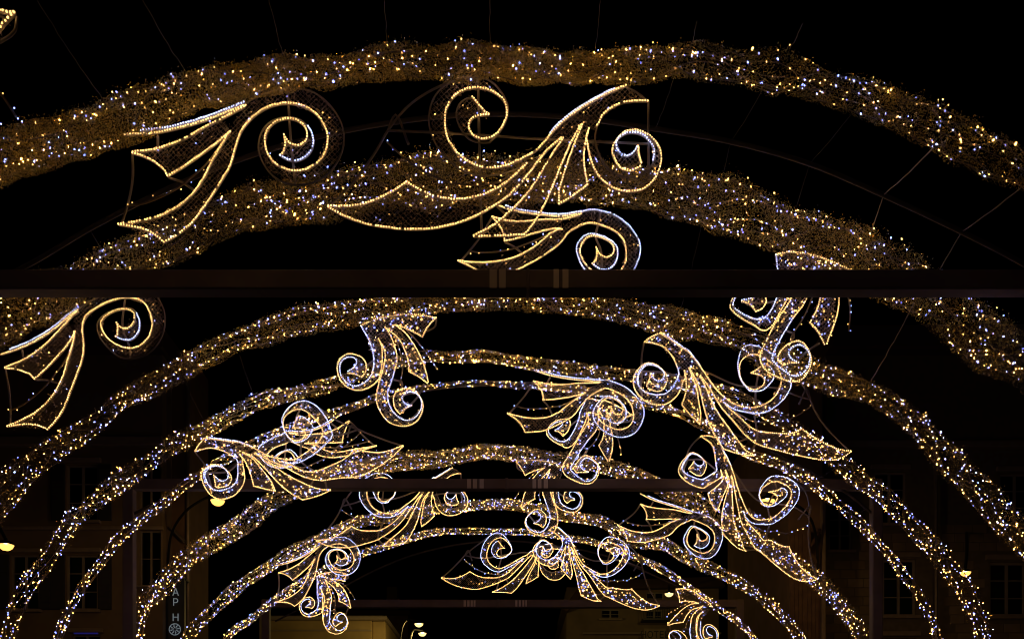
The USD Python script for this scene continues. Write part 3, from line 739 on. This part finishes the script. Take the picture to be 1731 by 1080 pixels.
inst(C, 5.5, 'cut-off nearest leaf ornament peeking in at the upper left corner', False, True, 90, affine=1, T2=(18, 19), K=(8, 250), T0=(-244, 78), Ob=(-95, 400), T1=(-100, 20))
inst(S, 8.0, 'large amber scroll with two fins hanging left under the nearest garland', True, False, 26, **S['lm'])
inst(S, 9.45, 'amber scroll with two fins at the left edge, right below the widest beam', True, False, 60, a=(0, 599), b=(8, 621), c=(58, 640), d=(131, 523.5), e=(126, 560), f=(12, 719.5), g=(80, 725), h=(141, 577), i=(204, 503), j=(257, 549), k=(218, 588), l=(172, 556), m=(208, 522), n=(227, 538), o=(213, 555), p=(197, 545), q=(277, 549), qt=(211, 487), qb=(216, 605))
inst(S, 9.5, 'blue-rimmed scroll with fins cut by the widest beam, under the largest acanthus', True, True, 34, a=(838, 346), b=(832, 366), c=(853, 407), d=(982, 361), e=(949, 387), f=(775, 440), g=(815, 470), h=(960, 393), i=(1008, 378), j=(1058, 422), k=(1019, 468), l=(980, 426), m=(1008, 399), n=(1038, 418.5), o=(1025, 435), p=(1008, 418), q=(1083, 422), qt=(1015.5, 355.5), qb=(1019, 481))
inst(S, 12.5, 'blue-rimmed scroll with fins near the centre, overlapping a two-hook leaf', True, True, 40, a=(903, 625.5), b=(902, 644), c=(918, 675.5), d=(1014, 645.5), e=(989, 663.6), f=(858, 698), g=(888, 730), h=(983, 684), i=(1030.5, 657), j=(1070, 694), k=(1041.6, 725), l=(1010.5, 695.5), m=(1036, 673), n=(1053.6, 690), o=(1044, 701), p=(1033, 687), q=(1089, 695.5), qt=(1033, 644), qb=(1044, 738))
inst(S, 16.0, 'blue-rimmed scroll with fins just under the right end of the middle beam', True, True, 30, a=(1083, 834), b=(1083.5, 852), c=(1092.6, 877), d=(1169.6, 867), e=(1149, 877), f=(1044, 886.7), g=(1061, 914), h=(1144, 891), i=(1173, 878.6), j=(1208, 906.6), k=(1186, 934), l=(1161, 912), m=(1177, 892), n=(1196, 906.6), o=(1187, 914), p=(1178.6, 903), q=(1221.7, 906.6), qt=(1188.5, 869), qb=(1188.5, 943.5))
inst(S, 18.7, 'small scroll with fins at the lower left above the ochre house', True, True, 36, a=(465, 955.6), b=(471, 967.5), c=(494, 980), d=(540, 923), e=(532, 944), f=(466, 1017), g=(498, 1024), h=(536, 955.6), i=(570, 918.6), j=(598.6, 944), k=(576, 963), l=(555.6, 944), m=(570, 929), n=(584, 938), o=(578, 945), p=(569.5, 939), q=(609, 941), qb=(579, 972))
inst(S, 13.3, 'mirrored scroll with fins tangled behind the acanthus at left of centre', True, True, 70, a=(575, 701), b=(590, 711.6), c=(579, 747), d=(489, 731), e=(516, 749), f=(636, 753), g=(588, 770), h=(520, 757), i=(484, 749), j=(452, 768), k=(474, 788), l=(498, 776), m=(481, 763), q=(437, 758), qt=(478, 733))

inst(B, 8.0, 'largest acanthus ornament, top centre under the nearest garland', True, False, 70, **B['lm'])
inst(B, 12.9, 'bright acanthus ornament left of centre, pointing right, above a street lamp', False, True, 330, A=(345, 740.7), A2=(330, 762.5), IC=(365.5, 758), M=(409, 749), M2=(455, 771), SB=(501, 774.7), SL=(545, 725), ST=(511, 692), SR=(479, 717.6), SI=(506, 744), SH=(495, 722.5), SH2=(505, 702.6), OL=(559, 725), OB=(506, 781), OT=(513.5, 677), L1=(681, 753), L1p=(601, 758), L1m=(567, 783), L1e=(484, 783), L1b=(610, 804), L1l=(535, 811), L1r=(432, 766), L2=(558, 827), L2c=(511.6, 844.6), L2m=(480, 799), L2r=(411, 764), L3=(465, 829), L3c=(428.6, 821), L3r=(407, 771), R0=(409, 779), Rb=(380, 843), Rr=(341, 810), Rt=(364, 785), Ri=(391, 805), Rib=(375, 823), Rp=(364, 821), Rp2=(361, 802.6))
inst(B, 11.4, 'bright acanthus ornament right of centre under the third garland', False, True, 330, A=(1115, 563), A2=(1090, 577.6), IC=(1125.6, 589), M=(1164.5, 594.5), M2=(1206, 651.5), SB=(1268, 688), SL=(1321, 642), ST=(1281, 600), SR=(1250.5, 628), SI=(1276, 658), SH=(1270, 630), SH2=(1290, 615), OL=(1337, 645), OB=(1273, 698.7), L1=(1438, 762), L1p=(1355, 724), L1m=(1315, 732), L1e=(1227, 685), L1b=(1377, 775), L1l=(1268, 742), L1r=(1185, 636), L2=(1274.6, 768.7), L2c=(1223, 758), L2m=(1221.5, 708.5), L2r=(1166, 621.7), L3=(1182.6, 716), L3c=(1153, 684), L3r=(1156.7, 627), R0=(1155, 643.7), Rb=(1112.6, 684), Rr=(1070.6, 643.7), Rt=(1099.6, 614), Ri=(1128, 638.5), Rib=(1110, 661), Rp=(1093, 651.5), Rp2=(1099.6, 631))
inst(B, 14.15, 'bright acanthus ornament hanging steeply at right, around a shining lamp', False, True, 330, A=(1210.5, 739), A2=(1184.6, 737.6), IC=(1205, 753.7), M=(1227, 769), M2=(1245.5, 818.5), SB=(1295, 877), SL=(1336, 842), ST=(1313, 813), SR=(1285, 834), SI=(1297, 853.5), SH=(1300, 831), SH2=(1321, 825), OL=(1350.5, 839), OB=(1300, 886), OT=(1313, 804), L1=(1381.6, 978), L1p=(1333.7, 923.5), L1m=(1300, 912), L1e=(1258.5, 873), L1b=(1323, 964), L1l=(1276.6, 927), L1r=(1237, 805), L2=(1261, 930.5), L2c=(1222, 901.5), L2m=(1240, 881), L2r=(1227, 795), L3=(1210, 864), L3c=(1197, 834), L3r=(1218, 794), R0=(1219.6, 805.5), Rb=(1183, 823.7), Rr=(1147, 792.6), Rt=(1170, 765), Ri=(1194.5, 785), Rib=(1179, 803.5), Rp=(1164, 791), Rp2=(1173, 779.6))
inst(B, 15.9, 'dim acanthus ornament cut by the middle beam, left of centre', True, True, 60, A=(764.6, 790.5), A2=(778.5, 800), IC=(757, 807), M=(732, 808), M2=(701, 841.5), SB=(659, 868), SL=(620, 831), ST=(643, 806), SR=(668, 828), SI=(647.5, 847.5), SH=(656, 826), OL=(607.5, 834), OB=(653, 874), OT=(641.6, 799.4), L1=(535, 913), L1p=(593.5, 889), L1m=(624, 897), L1e=(687.5, 859), L1b=(591, 924.5), L1l=(644.5, 908), L1r=(712.7, 835.6), L2=(646.6, 922), L2c=(686, 915.6), L2m=(686, 887.5), L2r=(727.5, 827.6), L3=(712.7, 889.5), L3c=(734, 871.7), L3r=(732, 829.7), R0=(733.5, 840), Rb=(763, 871), Rr=(791, 846), Rt=(769, 823.7), Ri=(751, 840), Rib=(764.6, 854), Rp=(775, 849), Rp2=(771, 835.6))
inst(B, 21.2, 'lowest acanthus ornament pointing left, bottom centre above the lowest beam', True, True, 80, A=(933, 918), SB=(850.5, 958.6), SL=(823, 935), ST=(845, 908.6), SR=(864.5, 926.7), SI=(849, 941), SH=(853, 926), SH2=(842, 914), OL=(813.6, 932), OB=(845, 966), OT=(842, 900), L1=(746.4, 976), L1p=(794.4, 965.6), L1m=(823, 976), L1e=(884, 945), L1b=(800.6, 995.6), L1l=(853, 979.4), L1r=(900.6, 937.8), L2=(832.5, 1000), L2c=(864.4, 1002), L2m=(875.6, 971), L2r=(907, 938), L3=(889.4, 985.6), L3c=(909.7, 974), L3r=(911, 940), R0=(912, 954), Rb=(936.7, 980), Rr=(958, 962), Rt=(940, 942), Rp=(944.4, 955))
inst(B, 20.4, 'lowest bright acanthus ornament pointing right, bottom centre above the lowest beam', False, True, 330, A=(939.4, 888), A2=(928, 896), IC=(946, 907), M=(961.7, 907), M2=(984, 951.7), SB=(1020, 969.7), SL=(1053, 938), ST=(1034, 917), SR=(1011.7, 932), SI=(1025.6, 951), SH=(1025, 930), SH2=(1039, 924.4), OL=(1064, 938), OB=(1025.6, 974.4), OT=(1034, 907), L1=(1115, 1023), L1p=(1068, 994.7), L1m=(1036.7, 993), L1e=(998, 965.6), L1b=(1064.4, 1025), L1l=(1020, 1004), L1r=(966, 925), L2=(1016, 1015.6), L2c=(982.5, 1006), L2m=(993.6, 982), L2r=(961.7, 921), L3=(964.4, 978), L3c=(947.8, 958.6), L3r=(956, 921), R0=(953, 929), Rb=(925.6, 956), Rr=(900.6, 929), Rt=(918.6, 912), Ri=(935, 929), Rib=(920, 942), Rp=(915, 935), Rp2=(918, 924))

inst(C, 11.5, 'two-hook leaf ornament left of centre hanging under the third garland', False, True, 210, **C['lm'])
inst(C, 9.6, 'two-hook leaf ornament at right cut across by the widest beam', False, True, 230, T0=(1312, 429.6), T1=(1360.7, 428), T2=(1457, 468), T3=(1441, 476), T4=(1375, 457), K=(1394.7, 580.7), K2=(1369.5, 545), K3=(1358, 453), W1=(1352, 521), N1=(1309, 592.5), Cb=(1340, 635), Cr=(1368, 607), Ct=(1352, 582), Cp=(1350, 612.7), Cq=(1323.6, 616), Ob=(1337, 644.4), Ol=(1287, 595.5), D=(1332, 486), Lb=(1277.7, 550.5), Ll=(1235, 512.6), Lt=(1262, 486), Lr=(1295.5, 509.6), Lq=(1277.7, 526), Lp=(1254, 507), Mi=(1312, 506.6))
inst(C, 13.95, 'two-hook leaf ornament dangling below the central blue-rimmed scroll', False, True, 160, T0=(991, 674), T1=(1022, 676), T2=(1069, 701), T3=(1044, 717.8), T4=(1024, 693), K=(1028, 778), K2=(1012.5, 752.5), K3=(1012, 692), W1=(1005.6, 729), N1=(970, 781.7), Cb=(989, 813), Cr=(1010, 790), Ct=(991.7, 773), Cp=(994.4, 798), Cq=(975, 798), Ob=(986, 817), Ol=(954, 781.7), D=(991.7, 698), Lb=(951.4, 753), Ll=(923.6, 729), Lt=(940, 711), Lr=(964, 718), Lq=(951.4, 737), Lp=(939, 726.7), Mi=(979, 706.7))
inst(C, 16.2, 'dim two-hook leaf ornament cut by the middle beam at the centre', True, True, 45, T2=(873, 781), T1=(903, 777.5), T0=(952, 788.6), T3=(887.5, 803), T4=(920, 790.5), K3=(929.7, 792.8), K=(882.5, 856.7), K2=(904, 843), N1=(929.7, 871), Cb=(911.7, 899.4), Ob=(917, 905), Ol=(942, 874), Cr=(889.4, 882), Ct=(906, 864), Cp=(902, 884), Cq=(917.8, 891), D=(936.7, 808.6), Lb=(964.4, 865.6), Ll=(985, 843), Lt=(972.8, 828), Lr=(953, 837.8), Lq=(959, 850), Lp=(971, 843), Mi=(943.6, 832))
inst(C, 19.1, 'small two-hook leaf ornament at lower left in front of the ochre house', False, True, 170, T0=(536, 973.4), T1=(558.6, 966), T2=(587, 970.5), T3=(583, 982), T4=(558.6, 978), K=(592, 1026.8), K2=(573.4, 1016), K3=(549.7, 979), N1=(557, 1050.5), Ob=(570, 1071), Cb=(573, 1065), Cr=(586.7, 1050.5), Ct=(575, 1037), Cp=(579, 1051), Cq=(567.5, 1058), Ol=(546.7, 1047.5), D=(542, 992.7), Lb=(526, 1042), Ll=(506, 1022), Lt=(518.5, 1009), Lr=(532, 1018), Lq=(526, 1028), Lp=(517.7, 1025), Mi=(538, 1015))
inst(C, 21.7, 'small two-hook leaf ornament cut off by the bottom edge at right', True, True, 60, T2=(1143, 995), T1=(1173, 999), T0=(1204, 1025), T3=(1149, 1017), T4=(1180.7, 1019), K=(1129.6, 1056), K2=(1155, 1051), Ct=(1142, 1067), Ll=(1214, 1068), Lt=(1200, 1055), Lr=(1188.5, 1066), Mi=(1184.6, 1050), Ob=(1152, 1101), Lb=(1195, 1090))

CATS = {id(S): ('scroll_ornament', 'light ornament', 'scroll-and-fin light ornaments'), id(B): ('acanthus_ornament', 'light ornament', 'acanthus light ornaments'), id(C): ('hook_leaf_ornament', 'light ornament', 'two-hook leaf light ornaments')}
for ii, (T, d, label, back, lit, fill, lm) in enumerate(INST):
    rng = np.random.default_rng(900 + ii)
    aff = lm.pop('affine', 0)
    keys = list(lm)
    src = np.array([T['lm'][k] for k in keys], float); dst = np.array([lm[k] for k in keys], float)
    if np.allclose(src, dst):
        warp = lambda p: np.asarray(p, float)
    elif aff:
        Am = np.linalg.lstsq(np.column_stack([src, np.ones(len(src))]), dst, rcond=None)[0]
        warp = lambda p, Am=Am: np.column_stack([p, np.ones(len(p))]) @ Am
    else:
        warp = RBFInterpolator(src / 100, dst, kernel='thin_plate_spline', smoothing=.004)
        warp = (lambda f: (lambda p: f(np.asarray(p, float) / 100)))(warp)
    k = d / F
    name, catg, grp = CATS[id(T)]
    top = P(dst[:, 0].mean(), dst[:, 1].min(), d)
    th = Thing(name, top, label, catg, grp)
    yaw = rng.uniform(-.10, .10)
    cxp = top[0]

    def place(p2, off=0.0):
        """from the tracing plane onto this ornament's own slightly turned panel"""
        p2 = np.asarray(p2, float)
        ray = np.stack([(p2[:, 0] - CX) / F, np.ones(len(p2)), (HY - p2[:, 1]) / F], 1)
        nrm = np.array([math.sin(yaw), -math.cos(yaw), 0.0])
        o = np.array([cxp, d, EYE])
        t = (nrm @ (o - [0, 0, EYE])) / (ray @ nrm)
        return ray * t[:, None] + [0, 0, EYE] + nrm * off

    frame = []
    sp = .0212 if d < 11 else .0225
    for kind, pts in T['strokes']:
        c = resample(place(warp(smooth_curve(pts, 2.0))), .03)
        frame.append(tube(c - np.array([math.sin(yaw), -math.cos(yaw), 0]) * .02, .0075 if kind in 'ox' or not lit else .006, 5))
        on = {'w': 'warm', 'b': 'white', 'b?': 'white', 'o': 'white' if lit else None, 'x': 'warm' if lit and not back else None, 'i': 'white' if lit and not back else None}[kind]
        if on is None:
            continue
        rp = th.part('rope_light', tube(c[::2] if len(c) > 5 else c, .0035, 4), 'wire')
        q = resample(c, sp)
        if len(q) > 12 and d < 11:
            q = q[rng.random(len(q)) > .015]
        br_ = (.0062 + .00016 * d) * (1.0 if on == 'warm' else .95)
        th.part('bulbs', beads(q + rng.normal(0, .0012, q.shape), br_ * rng.uniform(.92, 1.08, len(q))), on + '_rope_bulb', under=rp, kind='stuff')
    th.part('frame', frame, 'steel')
    for t_ in T['tubes']:
        th.part('hanging_rod', tube(place(warp(smooth_curve(t_, 6.0)), -.03), .008 + .0003 * d, 6), 'steel')
    for t_ in T['strings']:
        c = place(warp(smooth_curve(t_, 4.0)), -.02)
        sp_ = th.part('light_string', tube(c, .006 + .0002 * d, 5), 'wire')
        q = resample(c, .075)
        q = q + rng.normal(0, .012, q.shape)
        wh = rng.random(len(q)) < .5
        if wh.any():
            th.part('white_bulb', beads(q[wh], .8 * k + .0025), 'white_panel_bulb', under=sp_, kind='stuff')
        if (~wh).any():
            th.part('warm_bulb', beads(q[~wh], .8 * k + .0025), 'warm_panel_bulb', under=sp_, kind='stuff')
    # net of foil slivers and small bulbs inside the outlines
    polys = []
    for pp in T['fills_poly']:
        w_ = warp(np.array(pp, float)); pg = Polygon(w_).buffer(0)
        if pg.area > 5:
            polys.append(pg)
    fp, bp = [], []
    tot = sum(p.area for p in polys)
    for pg in polys:
        def sample(n):
            x0, y0, x1, y1 = pg.bounds
            r_ = np.stack([rng.uniform(x0, x1, n * 5 + 8), rng.uniform(y0, y1, n * 5 + 8)], 1)
            return r_[shapely.contains_xy(pg, r_[:, 0], r_[:, 1])][:n]
        fp.append(sample(int(pg.area * (.11 if back else .16))))
        bp.append(sample(int(round(fill * pg.area / tot))))
    fp = np.vstack(fp)
    th.part('foil_net', strips(place(fp) + rng.normal(0, .012, (len(fp), 3)), 2.2 * k + .004, .9 * k + .0015, rng), 'net_foil', kind='stuff')
    net = []
    gap = .030 / k
    for pg in polys:
        x0, y0, x1, y1 = pg.bounds
        span = (x1 - x0) + (y1 - y0)
        for sgn in (-1, 1):
            for o_ in np.arange(-span, span, gap * 1.4):
                xm = (x0 + x1) / 2 + o_
                ln = shapely.LineString([(xm - span, (y0 + y1) / 2 - sgn * span), (xm + span, (y0 + y1) / 2 + sgn * span)]).intersection(pg)
                for seg in getattr(ln, 'geoms', [ln]):
                    if seg.geom_type == 'LineString' and seg.length > gap * .3:
                        e_ = place(np.array(seg.coords)[[0, -1]], -.012)
                        w_ = np.array([0.0, 0, .0019])
                        net.append((np.array([e_[0] - w_, e_[1] - w_, e_[1] + w_, e_[0] + w_]), np.array([[0, 1, 2], [0, 2, 3]])))
    if net:
        th.part('netting', net, 'netting', kind='stuff')
    bp = np.vstack(bp)
    if len(bp):
        pos = place(bp) + rng.normal(0, .01, (len(bp), 3)) - np.array([0, .015, 0])
        rad = (.75 if back else 1.0) * (.85 * k + .002) * rng.lognormal(0, .25, len(bp))
        wh = rng.random(len(bp)) < .42
        th.part('white_bulb', beads(pos[wh], rad[wh]), 'white_panel_bulb', kind='stuff')
        th.part('warm_bulb', beads(pos[~wh], rad[~wh]), 'warm_panel_bulb', kind='stuff')
